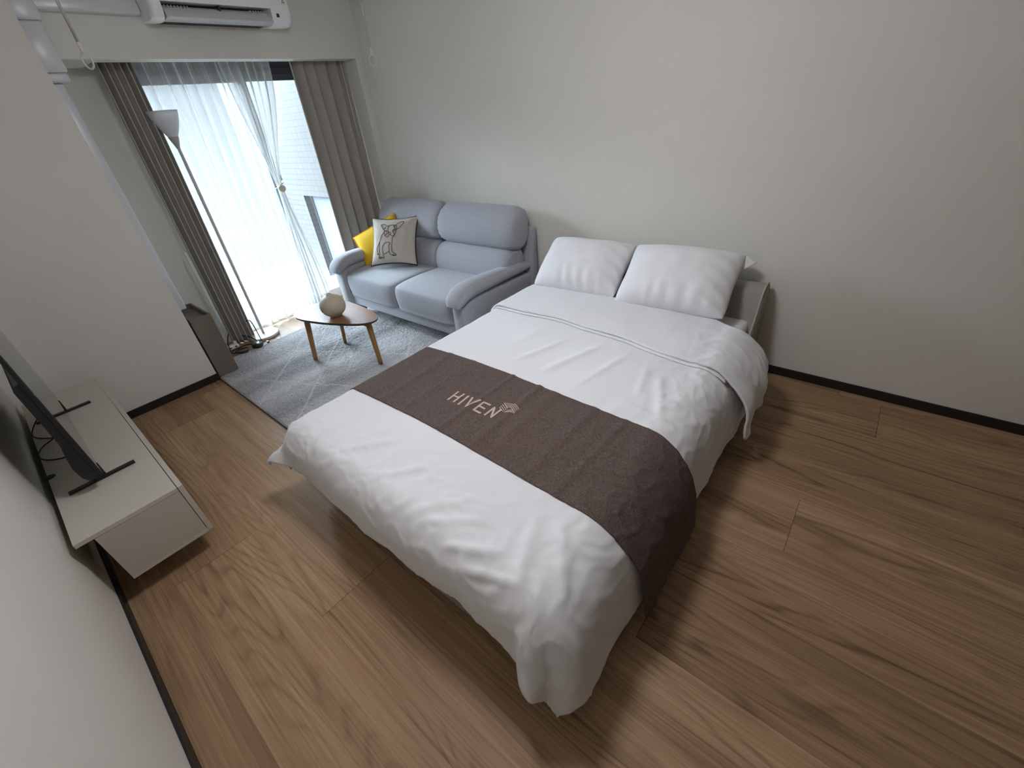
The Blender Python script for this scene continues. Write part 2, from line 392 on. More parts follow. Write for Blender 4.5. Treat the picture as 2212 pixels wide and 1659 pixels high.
# window: frame + two sashes
w = struct(boxes('window_1', [((-.64, -.50), (-1.775, -1.735), (0, 2.12)), ((-.64, -.50), (-.105, -.065), (0, 2.12))], M['window_frame']))
box('sill_track', (-.64, -.50), (-1.735, -.105), (0, .035), M['duct'], w)
hd = boxes('window_head', [((-.64, -.50), (-1.735, -.105), (2.065, 2.12)), ((-.63, -.51), (-1.735, -.105), (2.035, 2.065)), ((-.635, -.50), (-1.735, -.105), (1.985, 2.033))], M['window_frame'], w)
for (y0, y1, x) in ((-1.735, -.81, -.60), (-.86, -.105, -.55)):
    fr = boxes('sash', [((x - .015, x + .015), (y0, y0 + .045), (.035, 1.985)), ((x - .015, x + .015), (y1 - .045, y1), (.035, 1.985)),
                        ((x - .015, x + .015), (y0 + .045, y1 - .045), (1.95, 1.985))], M['window_frame'], w)
    box('bottom_rail', (x - .014, x + .014), (y0 + .045, y1 - .045), (.035, .085), M['duct'], fr)
    box('pane', (x - .003, x + .003), (y0 + .045, y1 - .045), (.085, 1.95), M['glass'], fr)
box('window_latch', (-.535, -.50), (-.85, -.81), (1.20, 1.25), M['latch'], w, bevel=.004)
# balcony outside
struct(box('ceiling_balcony_added', (-2.0, -.65), (-3.0, .0), (2.45, 2.6), M['balcony_floor']))  # unseen slab overhead, added to shade the tiles from the sky
struct(box('floor_balcony', (-3.2, -.65), (-3.0, 1.0), (-.28, -.18), M['balcony_floor']))
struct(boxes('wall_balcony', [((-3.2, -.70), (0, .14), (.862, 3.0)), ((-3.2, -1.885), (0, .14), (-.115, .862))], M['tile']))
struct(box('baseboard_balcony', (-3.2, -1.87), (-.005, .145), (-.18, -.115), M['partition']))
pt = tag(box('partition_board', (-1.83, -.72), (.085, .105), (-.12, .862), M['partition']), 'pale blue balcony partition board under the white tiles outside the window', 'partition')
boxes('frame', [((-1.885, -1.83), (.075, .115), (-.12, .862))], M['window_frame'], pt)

# ------------------------------------------------------------------ bed
BXL, BXR, ZT = 2.10, 3.44, .472
YF = -2.285
def prof(s, o, d, flare):
    """distance s past the mattress edge -> (outwards, drop): quarter ellipse, then a nearly straight fall"""
    arc = PI / 2 * math.sqrt((o * o + d * d) / 2)
    if s < arc:
        a = s / arc * PI / 2
        return o * math.sin(a), d * (1 - math.cos(a))
    return o + flare * (s - arc), d + (s - arc)
RIDGES = [ # (x0,y0,x1,y1,width,amp)  folds seen in the cover
    (2.75, -1.02, 2.62, -1.40, .02, .006), (2.95, -.98, 2.80, -1.42, .022, .007), (3.10, -1.02, 3.02, -1.42, .016, .005),
    (2.55, -.98, 2.50, -1.25, .03, .004), (3.22, -1.05, 3.30, -1.35, .02, .005), (3.30, -1.10, 3.45, -1.45, .018, .006),
    (3.28, -1.30, 3.50, -1.30, .016, .006), (3.26, -1.40, 3.50, -1.42, .014, .006),
    (2.45, -2.30, 2.62, -2.12, .018, .007), (2.70, -2.32, 2.86, -2.14, .016, .007), (2.95, -2.33, 3.10, -2.16, .018, .006),
    (3.02, -2.33, 3.20, -2.2, .016, .007), (3.12, -2.36, 3.33, -2.26, .015, .009), (3.2, -2.39, 3.42, -2.31, .014, .010), (3.38, -2.05, 3.56, -2.30, .02, .008),
    (3.30, -2.06, 3.44, -2.40, .022, .008), (2.16, -2.18, 2.2, -2.38, .02, .006), (2.28, -2.22, 2.36, -2.38, .02, .006), (2.50, -2.05, 2.52, -2.3, .03, .004)]
def ridge(x, y):
    z = 0
    for x0, y0, x1, y1, wd, am in RIDGES:
        dx, dy = x1 - x0, y1 - y0; q = dx * dx + dy * dy
        t = ((x - x0) * dx + (y - y0) * dy) / q
        tt = min(1, max(0, t)); px, py = x0 + dx * tt, y0 + dy * tt
        e = math.hypot(x - px, y - py)
        if e < wd * 3: z += am * math.exp(-(e / wd) ** 2) * (sm(tt * 4) * sm((1 - tt) * 4) * .8 + .2)
    return z
def cover(u, v, up=0.0, raw=False):
    """point of the duvet surface; u,v are cloth coordinates (x, y when flat)"""
    da = max(0, u - BXR); dl = max(0, BXL - u); db = max(0, YF - v)
    sx = 1 if da > 0 else -1; dx = da if da > 0 else dl
    bx, by = min(max(u, BXL), BXR), max(v, YF)
    r = (dx ** 3.2 + db ** 3.2) ** (1 / 3.2) if dx + db > 0 else 0
    th = math.atan2(db, dx) if r > 0 else 0
    k = th / (PI / 2)
    if sx > 0: o, d, fl = lerp(.17, .095, k), lerp(.22, .16, k), lerp(.10, .05, k)
    else: o, d, fl = lerp(.07, .095, k), lerp(.13, .16, k), lerp(.06, .05, k)
    corner = math.sin(2 * th) if dx > 0 and db > 0 else 0
    out, drop = prof(r, o, d, fl)
    fall = sm((r - .10) / .25)
    if corner:
        out += corner ** (1 if sx > 0 else 2.5) * fall * (.03 if sx > 0 else .135)
        drop -= corner * fall * (.0 if sx > 0 else .075)
        out += (.030 if sx > 0 else .006) * fall * math.sin(th * 6.0 + .4) * corner
    # soft waves along the hanging sides
    if r > 0:
        along = v if dx > db else u
        out += fall * (.006 * math.sin(along * 7 + 1.3) + .004 * math.sin(along * 19 + .4) + .007 * nz(along, r * .35, 3, 9))
    p = np.array([bx + sx * math.cos(th) * out, by - math.sin(th) * out, ZT - drop])
    # small relief
    rel = .006 * nz(u, v, 0, 2.3) + .0022 * nz(u, v, 5, 6) + .0016 * nz(u * 1.0, v * .6, 9, 17) + ridge(u, v)
    # crumpled creases: sharp-crested noise, stronger towards the edges
    wx, wy = u + .06 * nz(u, v, 21, 3), v + .06 * nz(u, v, 27, 3)
    edge = max(sm((.24 - (BXR - u)) / .30), sm((.30 - (v - YF)) / .34)) if v < -1.0 else sm((.24 - (BXR - u)) / .30)
    c1 = (1 - min(1, abs(nz(wx * .55 + wy * .35, wy * 1.0 - wx * .5, 31, 7.5)) * 3.2)) ** 2
    c2 = (1 - min(1, abs(nz(wx * 1.0 - wy * .45, wy * .8 + wx * .2, 37, 15)) * 3.2)) ** 2
    rel += (.0010 + .0034 * edge) * c1 + (.0008 + .0030 * edge) * c2
    # a shallow crown across the bed
    rel += .012 * (1 - ((u - 2.77) / .75) ** 2) * (1 - fall) if abs(u - 2.77) < .75 else 0
    nv = np.array([sx * math.cos(th) * math.sin(min(1, r / .26) * PI / 2), -math.sin(th) * math.sin(min(1, r / .26) * PI / 2), math.cos(min(1, r / .26) * PI / 2)])
    if r == 0: nv = np.array([0, 0, 1.0])
    return p + nv * (rel * (1 - .3 * fall) + up)

bed = thing('bed', 'double bed with low beige padded headboard and grey base against the long wall', 'bed', (2.78, -1.2, 0))
def local(o, parent):   # keep world coordinates under an Empty that is not at the origin
    o.matrix_parent_inverse = Matrix.Translation(-Vector(parent.location)) if parent.rotation_euler.z == 0 else parent.matrix_basis.inverted()
    return o
def P(o, parent): o.parent = parent; return local(o, parent)
P(box('base', (2.085, 3.47), (-2.335, -.20), (.045, .21), M['bed_base'], bevel=.02, seg=3), bed)
P(box('mattress', (2.085, 3.475), (-2.33, -.19), (.21, .425), M['mattress'], bevel=.035, seg=4), bed)
for sx, sy in ((2.2, -2.2), (3.36, -2.2), (2.2, -.35), (3.36, -.35)):
    P(lathe('leg', [(.022, 0), (.026, .046)], (sx, sy, 0), M['plastic_black'], None, 16), bed)
# headboard: wedge cushion leaning on the wall
hbp = [(-.345, .20), (-.315, .24), (-.205, .46), (-.18, .54), (-.155, .583), (-.12, .604), (-.085, .610), (-.05, .600), (-.025, .56), (-.02, .20)]
rings = []
for x, k in ((2.07, .90), (2.075, .96), (2.09, 1.0), (3.485, 1.0), (3.50, .985), (3.507, .95)):
    cy, cz = -.13, .38
    rings.append([(x, cy + (y - cy) * k, cz + (z - cz) * k) for y, z in hbp])
hbo = P(sedge(loft('headboard', rings, M['headboard'], None), 50), bed)
pp = [(3.497, y - .004, z + .003) for y, z in catmull(hbp[:9], 5)]
pip = tube('piping', pp, .0055, M['piping_pale'], hbo); pip.matrix_parent_inverse = Matrix.Translation(-Vector(bed.location)) if False else Matrix.Identity(4)

# duvet
duvet = thing('duvet', 'white duvet spread over the bed under the brown runner', 'duvet', (2.78, -1.4, .47))
UL, UR, VH, VF = BXL - .30, BXR + .45, -.46, YF - .275
def foot_len(u):   # the hem is uneven
    t = (u - BXL) / (BXR - BXL)
    return 1.0 + .03 * math.sin(u * 5.3 + .5) + .02 * math.sin(u * 15 + 1) + .20 * sm((t - .90) / .2)
def duv(i, j):
    u = lerp(UL, UR, i); v = lerp(VH, VF, j)
    if v < YF: v = YF + (v - YF) * foot_len(u)
    if u > BXR: u = BXR + (u - BXR) * (1 + .03 * math.sin(v * 8) + .02 * math.sin(v * 21))
    return cover(u, v)
dv = P(grid('cover', duv, 230, 250, M['sheet'], None, True, .006), duvet)
# turned-down head end: a thick folded flap that hangs out on the right
def flap(i, j):
    u = lerp(BXL - .26, BXR + .375 + .03 * sm((j - .5) * 2), i)
    vf = -.86 - .09 * sm((u - 2.6) / .9) - .03 * sm((2.2 - u) / .3) + .006 * math.sin(u * 13)
    v = lerp(-.44 - .07 * sm((u - 3.30) / .2), vf, j)
    th = .014 + .004 * nz(u, v, 2, 5) + .004 * math.sin(u * 31) * sm((u - 3.3) / .2)
    th += .012 * math.sin(PI * min(1, j)) * (1 - abs(2 * i - 1) ** 3)
    p = cover(u, v, th)
    if u > BXR: p[0] += .040 * sm((u - BXR) / .28) + .010 * sm((u - BXR - .1) / .2) * math.sin(v * 26)
    return p
P(grid('turned_down_edge', flap, 170, 60, M['sheet'], None, True, .012), duvet)
def hemband(i, j):
    u = lerp(BXL - .24, BXR + .12, i)
    vf = -.86 - .09 * sm((u - 2.6) / .9) - .03 * sm((2.2 - u) / .3) + .006 * math.sin(u * 13)
    v = vf - lerp(-.03, .022, j)
    p = cover(u, v, .0085)
    if u > BXR: p[0] += .03 * sm((u - BXR) / .28)
    return p
P(grid('hem', hemband, 150, 8, M['sheet'], None, True, .004), duvet)
# lower cover corner peeping out at the near left foot
def lobe(i, j):
    a = lerp(-.5, 1.2, i)
    return (2.040 - .042 * math.cos(a) * (1 - .25 * j), -2.352 - .035 * math.sin(a + .5), lerp(.33, .205 + .015 * (2 * i - 1) ** 2, j))
P(grid('corner_fold', lobe, 14, 10, M['sheet'], None, True, .006), duvet)

# runner
runner = thing('bed_runner', 'brown woven bed runner with beige lettering lying across the white duvet', 'bed runner', (2.78, -1.75, .48))
CREASE = [(2.30, .004, .020), (2.46, .003, .016), (2.72, .006, .014), (2.90, .006, .016), (2.99, .003, .03), (3.18, .004, .02), (3.32, .004, .016)]
def crease(u, v):
    return sum(a * math.exp(-((u + .05 * (v + 1.75) * math.sin(c * 9) - c) / w_) ** 2) for c, a, w_ in CREASE)
def run(i, j):
    u = lerp(BXL - .26, BXR + .47, i); v = lerp(-1.492, -1.992, j) + .010 * math.sin(u * 3.1) - .03 * sm((u - BXR) / .4) * (j - .5) * -1
    p = cover(u, v, .007 + .003 * nz(u, v, 4, 3) + .0015 * nz(u * 5, v * .8, 4, 4) + crease(u, v))
    if u > BXR + .1: p[0] += .028 * sm((u - BXR - .1) / .25)
    return p
P(grid('cloth', run, 380, 60, M['runner'], None, True, .003), runner)
def runz(x, y): return cover(x, y, .0115 + .003 * nz(x, y, 4, 3) + .0015 * nz(x * 5, y * .8, 4, 4) + crease(x, y))
def stroke_bm(bm, pts, wd):
    pts = [np.array(p, float) for p in pts]; dense = []
    for a, b in zip(pts[:-1], pts[1:]):
        n = max(2, int(np.linalg.norm(b - a) / .008))
        dense += [a + (b - a) * k / n for k in range(n)]
    dense.append(pts[-1]); prev = None
    for i, p in enumerate(dense):
        t = dense[min(i + 1, len(dense) - 1)] - dense[max(i - 1, 0)]; t /= np.linalg.norm(t); nn = np.array([-t[1], t[0]])
        cur = []
        for s in (-1, 1):
            q = p + nn * s * wd / 2; z = runz(q[0], q[1])
            cur.append((bm.verts.new((z[0], z[1], z[2])), bm.verts.new((z[0], z[1], z[2] - .0016))))
        if prev:
            (a0, a1), (b0, b1) = prev; (c0, c1), (d0, d1) = cur
            for f in ((a0, b0, d0, c0), (a1, c1, d1, b1), (a0, c0, c1, a1), (b0, b1, d1, d0)): bm.faces.new(f)
        prev = cur
LET = {'H': [[(2.592, -1.806), (2.590, -1.731)], [(2.629, -1.806), (2.629, -1.731)], [(2.592, -1.768), (2.629, -1.768)]],
       'I': [[(2.660, -1.807), (2.658, -1.731)]],
       'V': [[(2.680, -1.729), (2.705, -1.803), (2.731, -1.728)]],
       'E': [[(2.792, -1.731), (2.751, -1.731), (2.751, -1.798), (2.794, -1.798)], [(2.751, -1.763), (2.789, -1.765)]],
       'N': [[(2.816, -1.800), (2.817, -1.731), (2.852, -1.797), (2.852, -1.729)]]}
for k, ss in LET.items():
    bm = bmesh.new()
    for s in ss: stroke_bm(bm, s, .0095)
    P(from_bm('lettering', bm, M['thread']), runner)['label'] = 'beige embroidered letter ' + k
EMB = [[(2.835, -1.720), (2.867, -1.735)], [(2.834, -1.709), (2.870, -1.727)], [(2.835, -1.699), (2.872, -1.718)], [(2.834, -1.687), (2.872, -1.709)],
       [(2.834, -1.686), (2.879, -1.667), (2.919, -1.688)], [(2.843, -1.692), (2.880, -1.676), (2.918, -1.698)], [(2.853, -1.697), (2.879, -1.685), (2.917, -1.708)],
       [(2.863, -1.702), (2.878, -1.694), (2.918, -1.717)], [(2.871, -1.735), (2.918, -1.718)], [(2.874, -1.727), (2.911, -1.713)], [(2.877, -1.718), (2.902, -1.709)]]
bm = bmesh.new()
for s in EMB: stroke_bm(bm, s, .0032)
P(from_bm('emblem', bm, M['thread']), runner)['label'] = 'beige striped hexagon emblem'

# pillows and cushions
def cushion_pt(q, u, v, side, T, pw=2.6, pinch=.10, wr=None, rc=0):
    """q: four corners BL,BR,TR,TL ; returns a point on the puffed cushion"""
    BL, BR, TR, TL = q
    a, b = 2 * u - 1, 2 * v - 1
    # edges pull in between the corners
    rcf = 1 - rc * (a * b) ** 4
    uu = .5 + .5 * a * rcf * (1 - pinch * (1 - b * b)); vv = .5 + .5 * b * rcf * (1 - pinch * (1 - a * a))
    p = (1 - uu) * (1 - vv) * BL + uu * (1 - vv) * BR + uu * vv * TR + (1 - uu) * vv * TL
    n = np.cross(BR - BL, TL - BL); n /= np.linalg.norm(n)
    h = (max(0, 1 - abs(a) ** pw) * max(0, 1 - abs(b) ** pw)) ** .62
    d = T / 2 * h
    if wr: d += wr(u, v, side) * min(1, h * 2.5)
    return p + n * side * d
def cushion(name, q, T, m, parent, n=44, pw=2.6, pinch=.10, wr=None, rc=0):
    q = [np.array(c, float) for c in q]; vs = []; idx = {}
    fs = []
    for side in (1, -1):
        for j in range(n):
            for i in range(n):
                edge = i in (0, n - 1) or j in (0, n - 1)
                if side == -1 and edge: idx[(side, i, j)] = idx[(1, i, j)]; continue
                # cluster samples towards the border
                u = .5 - .5 * math.cos(PI * i / (n - 1)); v = .5 - .5 * math.cos(PI * j / (n - 1))
                u = lerp(i / (n - 1), u, .6); v = lerp(j / (n - 1), v, .6)
                idx[(side, i, j)] = len(vs); vs.append(cushion_pt(q, u, v, side, T, pw, pinch, wr, rc))
        for j in range(n - 1):
            for i in range(n - 1):
                f = [idx[(side, i, j)], idx[(side, i + 1, j)], idx[(side, i + 1, j + 1)], idx[(side, i, j + 1)]]
                fs.append(f if side == 1 else f[::-1])
    o = obj(name, vs, fs, m, None, True)
    return P(o, parent)
def quad(x, y, z, yaw, lean, w_, h_):
    yaw, lean = math.radians(yaw), math.radians(lean)
    wd = np.array([math.cos(yaw), math.sin(yaw), 0]); n = np.array([-math.sin(yaw), math.cos(yaw), 0])
    up = math.cos(lean) * np.array([0, 0, 1]) + math.sin(lean) * n
    BL = np.array([x, y, z], float)
    return [BL, BL + w_ * wd, BL + w_ * wd + h_ * up, BL + h_ * up]
def wr_pillow(seed):
    def f(u, v, s):
        e = .010 * nz(u * 1.4, v * 1.4, seed, 2.2) + .004 * nz(u, v, seed + 3, 7)
        low = sm((.45 - v) / .45)
        e += low * (.006 * math.sin(u * 46 + 3 * nz(u, v, seed, 3)) * sm((u - .15) * 4) * sm((.95 - u) * 6)) * .8
        cr = sm((u - .72) / .25)
        e += cr * .007 * math.sin((v + u * .5) * 30 + seed)
        return e
    return f
pl = thing('pillow', 'white pillow nearer the sofa, its right end under its neighbour', 'pillow', (2.42, -.25, .55), 0, 'white bed pillows')
cushion('pillowcase', quad(2.08, -.48, .500, 3, 54, .645, .43), .24, M['pillow'], pl, 64, 3.4, .05, wr_pillow(1), .06)
pr = thing('pillow', 'white pillow farther from the sofa, its pillowcase corner pointing out beside the headboard end', 'pillow', (3.08, -.25, .55), 0, 'white bed pillows')
qr = quad(2.73, -.50, .505, 3.5, 53, .665, .445)
cushion('pillowcase', qr, .25, M['pillow'], pr, 64, 3.4, .05, wr_pillow(5), .05)
# loose open end of the right pillowcase
def ear(i, j):
    a = np.array(qr[2]) + np.array([-.035, -.002, -.012]); b = np.array(qr[2]) + np.array([.05, -.01, -.035])
    c = np.array(qr[2]) + np.array([-.02, -.06, -.085])
    p = a + (b - a) * i * (1 - j) + (c - a) * j
    return p + np.array([0, 0, .006 * math.sin(i * 5)])
P(grid('case_end', ear, 10, 8, M['pillow'], None, True, .004), pr)

# ------------------------------------------------------------------ sofa
sofa = thing('sofa', 'grey two-seat sofa with rolled arms beside the window curtain', 'sofa', (.93, -.45, 0))
SX0, SX1, XC = .05, 1.80, .925
def puffx(name, sec, x0, x1, m, n=30, pw=7, mn=.72, wr=None, cen=None):
    """closed section (y,z) swept along x with soft ends"""
    S = np.array(sec, float); c = S.mean(0) if cen is None else np.array(cen); rings = []
    for i in range(n + 1):
        t = -math.cos(PI * i / n)
        k = mn + (1 - mn) * (max(0, 1 - abs(t) ** pw)) ** (1 / 2.2)
        x = (x0 + x1) / 2 + t * (x1 - x0) / 2
        ring = []
        for q in S:
            y, z = c + (q - c) * k
            if wr:
                w_ = wr(t, y, z); y += w_[0]; z += w_[1]
            ring.append((x, y, z))
        rings.append(ring)
    return loft(name, rings, m, None)
seat_sec = catmull([(-.885, .27), (-.893, .34), (-.885, .405), (-.85, .437), (-.70, .452), (-.45, .450), (-.27, .435), (-.25, .36), (-.25, .25), (-.55, .215), (-.85, .22)], 4, True)
back_lo = catmull([(-.365, .40), (-.388, .48), (-.365, .57), (-.318, .628), (-.25, .652), (-.13, .64), (-.10, .5), (-.13, .40), (-.25, .37)], 4, True)
back_hi = catmull([(-.255, .645), (-.30, .70), (-.305, .78), (-.275, .86), (-.21, .925), (-.13, .952), (-.075, .92), (-.06, .83), (-.08, .70), (-.15, .63)], 4, True)
def gath(t, y, z):   # gathered seams at the upper corners
    e = sm((abs(t) - .55) / .4)
    return (.0045 * e * math.sin(z * 150 + t * 3), .003 * e * math.sin(t * 60))
for s, (a, b) in enumerate(((SX0 + .165, XC - .003), (XC + .003, SX1 - .165))):
    P(puffx('seat_cushion', seat_sec, a, b, M['sofa'], 34, 9, .80), sofa)
    a2, b2 = (SX0 + .03, XC - .002) if s == 0 else (XC + .002, SX1 - .02)
    bc = P(puffx('back_cushion', back_hi, a2, b2, M['sofa'], 40, 8, .70, gath), sofa)
    a3, b3 = (SX0 + .07, XC - .002) if s == 0 else (XC + .002, SX1 - .055)
    P(puffx('lumbar_cushion', back_lo, a3, b3, M['sofa'], 34, 8, .76), sofa)
bfr = [[(x, -.095 - .05 * (.78 - z) / .64, z), (x, -.03, z)] for x in (0,) for z in (.14, .78)]
fr_sec = catmull([(-.15, .14), (-.12, .45), (-.085, .74), (-.065, .785), (-.038, .785), (-.028, .74), (-.028, .45), (-.028, .14)], 4, True)
P(puffx('back_frame', fr_sec, SX0 + .02, SX1 + .008, M['sofa'], 26, 20, .93), sofa)
P(box('base', (SX0 + .15, SX1 - .15), (-.862, -.06), (.135, .245), M['sofa'], bevel=.015, seg=3), sofa)
for sgn in (0, 1):
    mx = (lambda x: x) if sgn else (lambda x: SX0 + SX1 - x)
    lift = .008 if sgn else .034
    # arm pad: elliptical section swept along y, rolling over at the front
    path = [(1.735, -.10, .485), (1.73, -.25, .492), (1.722, -.45, .497), (1.715, -.62, .500), (1.71, -.75, .498), (1.708, -.84, .483), (1.708, -.90, .448), (1.708, -.925, .41)]
    rad = [(.062, .030), (.072, .040), (.080, .048), (.085, .054), (.088, .056), (.088, .052), (.082, .042), (.06, .022)]
    pth = catmull(path, 5); rr = catmull(rad, 5); rings = []
    for i, p in enumerate(pth):
        t = pth[min(i + 1, len(pth) - 1)] - pth[max(i - 1, 0)]; t /= np.linalg.norm(t)
        up = np.cross(np.array([1, 0, 0]), t); up = up if up[2] > 0 or abs(up[2]) < .3 else -up
        up = up / np.linalg.norm(up)
        if up[2] < 0 and i < len(pth) * .6: up = -up
        ring = []
        for k in range(20):
            a = 2 * PI * k / 20; ca, sa = math.cos(a), math.sin(a)
            ca = math.copysign(abs(ca) ** .75, ca); sa = math.copysign(abs(sa) ** .75, sa)
            q = p + np.array([1, 0, 0]) * ca * rr[i][0] - up * (-1) * sa * rr[i][1]
            ring.append((mx(q[0]), q[1], q[2] + lift))
        rings.append(ring)
    arm = P(loft('armrest', rings, M['sofa'], None), sofa)
    seam = [(mx(r[1][0]), r[1][1], r[1][2]) if False else r[18 if sgn else 18] for r in rings[1:-2]]
    sp = tube('seam', [Vector(p) + Vector((.002 if sgn else -.002, 0, 0)) for p in seam], .0022, M['sofa_seam'], arm, 6)
    # side panel under the pad: bulging front
    pan = []; up_ = .03 if sgn else .055
    for y, x0, x1, z0, z1 in ((-.03, 1.655, 1.805, .10, .40), (-.10, 1.65, 1.805, .10, .41), (-.40, 1.645, 1.80, .10, .425), (-.70, 1.635, 1.79, .10, .44), (-.82, 1.635, 1.785, .10, .44), (-.87, 1.64, 1.78, .105, .425), (-.892, 1.655, 1.765, .13, .38)):
        ring = []
        for k in range(24):
            a = 2 * PI * k / 24; ca, sa = math.cos(a), math.sin(a)
            ca = math.copysign(abs(ca) ** .35, ca); sa = math.copysign(abs(sa) ** .35, sa)
            ring.append((mx((x0 + x1) / 2 + ca * (x1 - x0) / 2), y, (z0 + z1 + up_) / 2 + sa * (z1 + up_ - z0) / 2))
        pan.append(ring)
    P(loft('arm_panel', pan, M['sofa'], None), sofa)
for lx, ly in ((SX0 + .17, -.80), (SX1 - .17, -.80), (SX0 + .17, -.12), (SX1 - .17, -.12)):
    z0 = .019 if ly < -.5 and lx > -.02 else 0
    P(box('leg', (lx - .03, lx + .03), (ly - .03, ly + .03), (z0, .14), M['plastic_black'], bevel=.004), sofa)

# throw cushions
QD = quad(.395, -.690, .475, 28, 32, .455, .435)
dc = thing('throw_cushion', 'oatmeal linen cushion with line drawing of a sitting dog and black piping', 'cushion', (.55, -.55, .45))
def wr_dog(u, v, s): return .005 * nz(u, v, 8, 3) + .003 * nz(u, v, 2, 8)
QDn = [np.array(c, float) for c in QD]
cushion('cover', QD, .15, M['linen'], dc, 44, 2.4, .11, wr_dog)
def rim(q, n=24, pinch=.11, off=0):
    pts = []
    for e in range(4):
        for k in range(n):
            t = k / n
            u, v = [(t, 0), (1, t), (1 - t, 1), (0, 1 - t)][e]
            pts.append(cushion_pt(q, u, v, 1, 0, 2.4, pinch))
    return pts
P(tube('piping', rim(QDn), .0050, M['ink'], None, 8, True), dc)['label'] = 'black piping'
DOG = {'earL': [[.364, .75], [.325, .731], [.29, .763], [.255, .827], [.305, .845], [.353, .838], [.381, .806], [.442, .812]], 'earLb': [[.296, .763], [.312, .731], [.354, .687]], 'earLin': [[.273, .826], [.351, .75], [.369, .787]],
       'top': [[.442, .812], [.495, .826], [.563, .822], [.597, .794]], 'earR': [[.549, .81], [.59, .822], [.656, .878], [.724, .902], [.754, .883], [.731, .82], [.671, .745], [.612, .714], [.591, .759], [.549, .81]], 'earRin': [[.603, .822], [.624, .758], [.631, .727]],
       'blaze': [[.442, .812], [.43, .761], [.419, .711], [.44, .679], [.415, .635], [.378, .598], [.359, .573]], 'blazeR': [[.549, .81], [.564, .759], [.591, .727], [.618, .708]],
       'eyeL': [[.354, .687], [.38, .699], [.413, .686], [.388, .663], [.354, .687]], 'eyeR': [[.539, .684], [.565, .715], [.599, .696], [.573, .673], [.539, .684]],
       'nose': [[.449, .622], [.441, .648], [.474, .66], [.507, .64], [.495, .615], [.469, .603], [.449, .622]], 'muzL': [[.469, .609], [.45, .578], [.425, .547], [.386, .554], [.351, .598], [.336, .649], [.34, .699]],
       'muzR': [[.495, .615], [.502, .584], [.542, .564], [.581, .595], [.613, .645], [.625, .708]], 'eyeRd': [[.539, .684], [.553, .646], [.58, .62]], 'back': [[.332, .649], [.28, .587], [.24, .499], [.219, .412], [.217, .311], [.227, .185]],
       'haunch': [[.229, .462], [.189, .387], [.153, .312], [.164, .236], [.195, .192], [.163, .205], [.177, .186], [.221, .178]], 'legL': [[.319, .095], [.307, .208], [.301, .309], [.329, .385], [.391, .428], [.462, .426], [.482, .407]],
       'belly': [[.482, .407], [.452, .345], [.46, .294], [.456, .231], [.401, .2], [.339, .176]], 'chest': [[.549, .539], [.537, .52], [.532, .432], [.523, .306], [.525, .217], [.576, .185], [.607, .159], [.595, .134], [.527, .135], [.476, .174], [.456, .231]],
       'toeR': [[.521, .142], [.539, .16], [.552, .138], [.57, .16], [.583, .138]], 'pawL': [[.227, .185], [.211, .147], [.201, .11], [.232, .094], [.236, .134], [.257, .093], [.28, .127], [.3, .095], [.319, .095]], 'neck': [[.613, .645], [.581, .57], [.549, .539]]}
bm = bmesh.new()
for k, s in DOG.items():
    pts = [cushion_pt(QDn, u, v, 1, .15, 2.4, .11, wr_dog) for u, v in catmull(s, 5)]
    n_ = np.cross(QDn[1] - QDn[0], QDn[3] - QDn[0]); n_ /= np.linalg.norm(n_)
    tube_bm(bm, [Vector(p + n_ * .0008) for p in pts], .0021, 6)
P(from_bm('dog_drawing', bm, M['ink'], None, True), dc)['label'] = 'black line drawing of a sitting dog'
yc = thing('throw_cushion', 'mustard yellow cushion tucked behind the dog cushion at the window end of the sofa', 'cushion', (.3, -.45, .6))
Lc, Tc, Bc = np.array([.045, -.585, .67]), np.array([.355, -.30, .845]), np.array([.245, -.645, .445])
Rc = Tc + Bc - Lc
QY = [Bc, Rc, Tc, Lc]
cushion('cover', QY, .12, M['yellow'], yc, 40, 2.4, .05, lambda u, v, s: .004 * nz(u, v, 1, 5))
def rimY(n=18):
    out = []
    for e in range(4):
        for k in range(n):
            t = k / n; u, v = [(t, 0), (1, t), (1 - t, 1), (0, 1 - t)][e]; out.append(cushion_pt(QY, u, v, 1, 0, 2.4, .05))
    return out
bmf = bmesh.new(); rl = rimY(); cen = sum(rl) / len(rl); prev = None; vv_ = []
for p in rl:
    o_ = p + (p - cen) / np.linalg.norm(p - cen) * .014
    vv_.append((bmf.verts.new(p), bmf.verts.new(o_)))
for a, b in zip(vv_, vv_[1:] + vv_[:1]): bmf.faces.new((a[0], b[0], b[1], a[1]))
fl_ = P(from_bm('flange', bmf, M['yellow_trim']), yc); md = fl_.modifiers.new('t', 'SOLIDIFY'); md.thickness = .003; fl_['label'] = 'ochre flange'

# ------------------------------------------------------------------ rug, coffee table, vase
rug = thing('rug', 'shaggy grey rug with thin pale diamond lines under the coffee table', 'rug', (1.0, -1.4, 0))
RX0, RX1, RY0, RY1 = -.05, 2.35, -2.163, -.62
def rugf(i, j):
    x, y = lerp(RX0 + .006, RX1 - .006, i), lerp(RY0 + .006, RY1 - .006, j)
    e = min(x - RX0, RX1 - x, y - RY0, RY1 - y)
    return (x, y, .004 + .010 * sm(e / .02) + .0045 * nz(x, y, 0, 85) + .0035 * nz(x, y, 3, 40) + .0015 * nz(x, y, 7, 8))
P(grid('pile', rugf, 420, 280, M['rug'], None, True), rug)
P(box('backing', (RX0, RX1), (RY0, RY1), (0, .004), M['binding']), rug)
P(tube('edge_binding', [(RX0 + .004, RY0 + .004, .006), (RX1 - .004, RY0 + .004, .006), (RX1 - .004, RY1 - .004, .006), (RX0 + .004, RY1 - .004, .006)], .005, M['binding'], None, 8, True), rug)

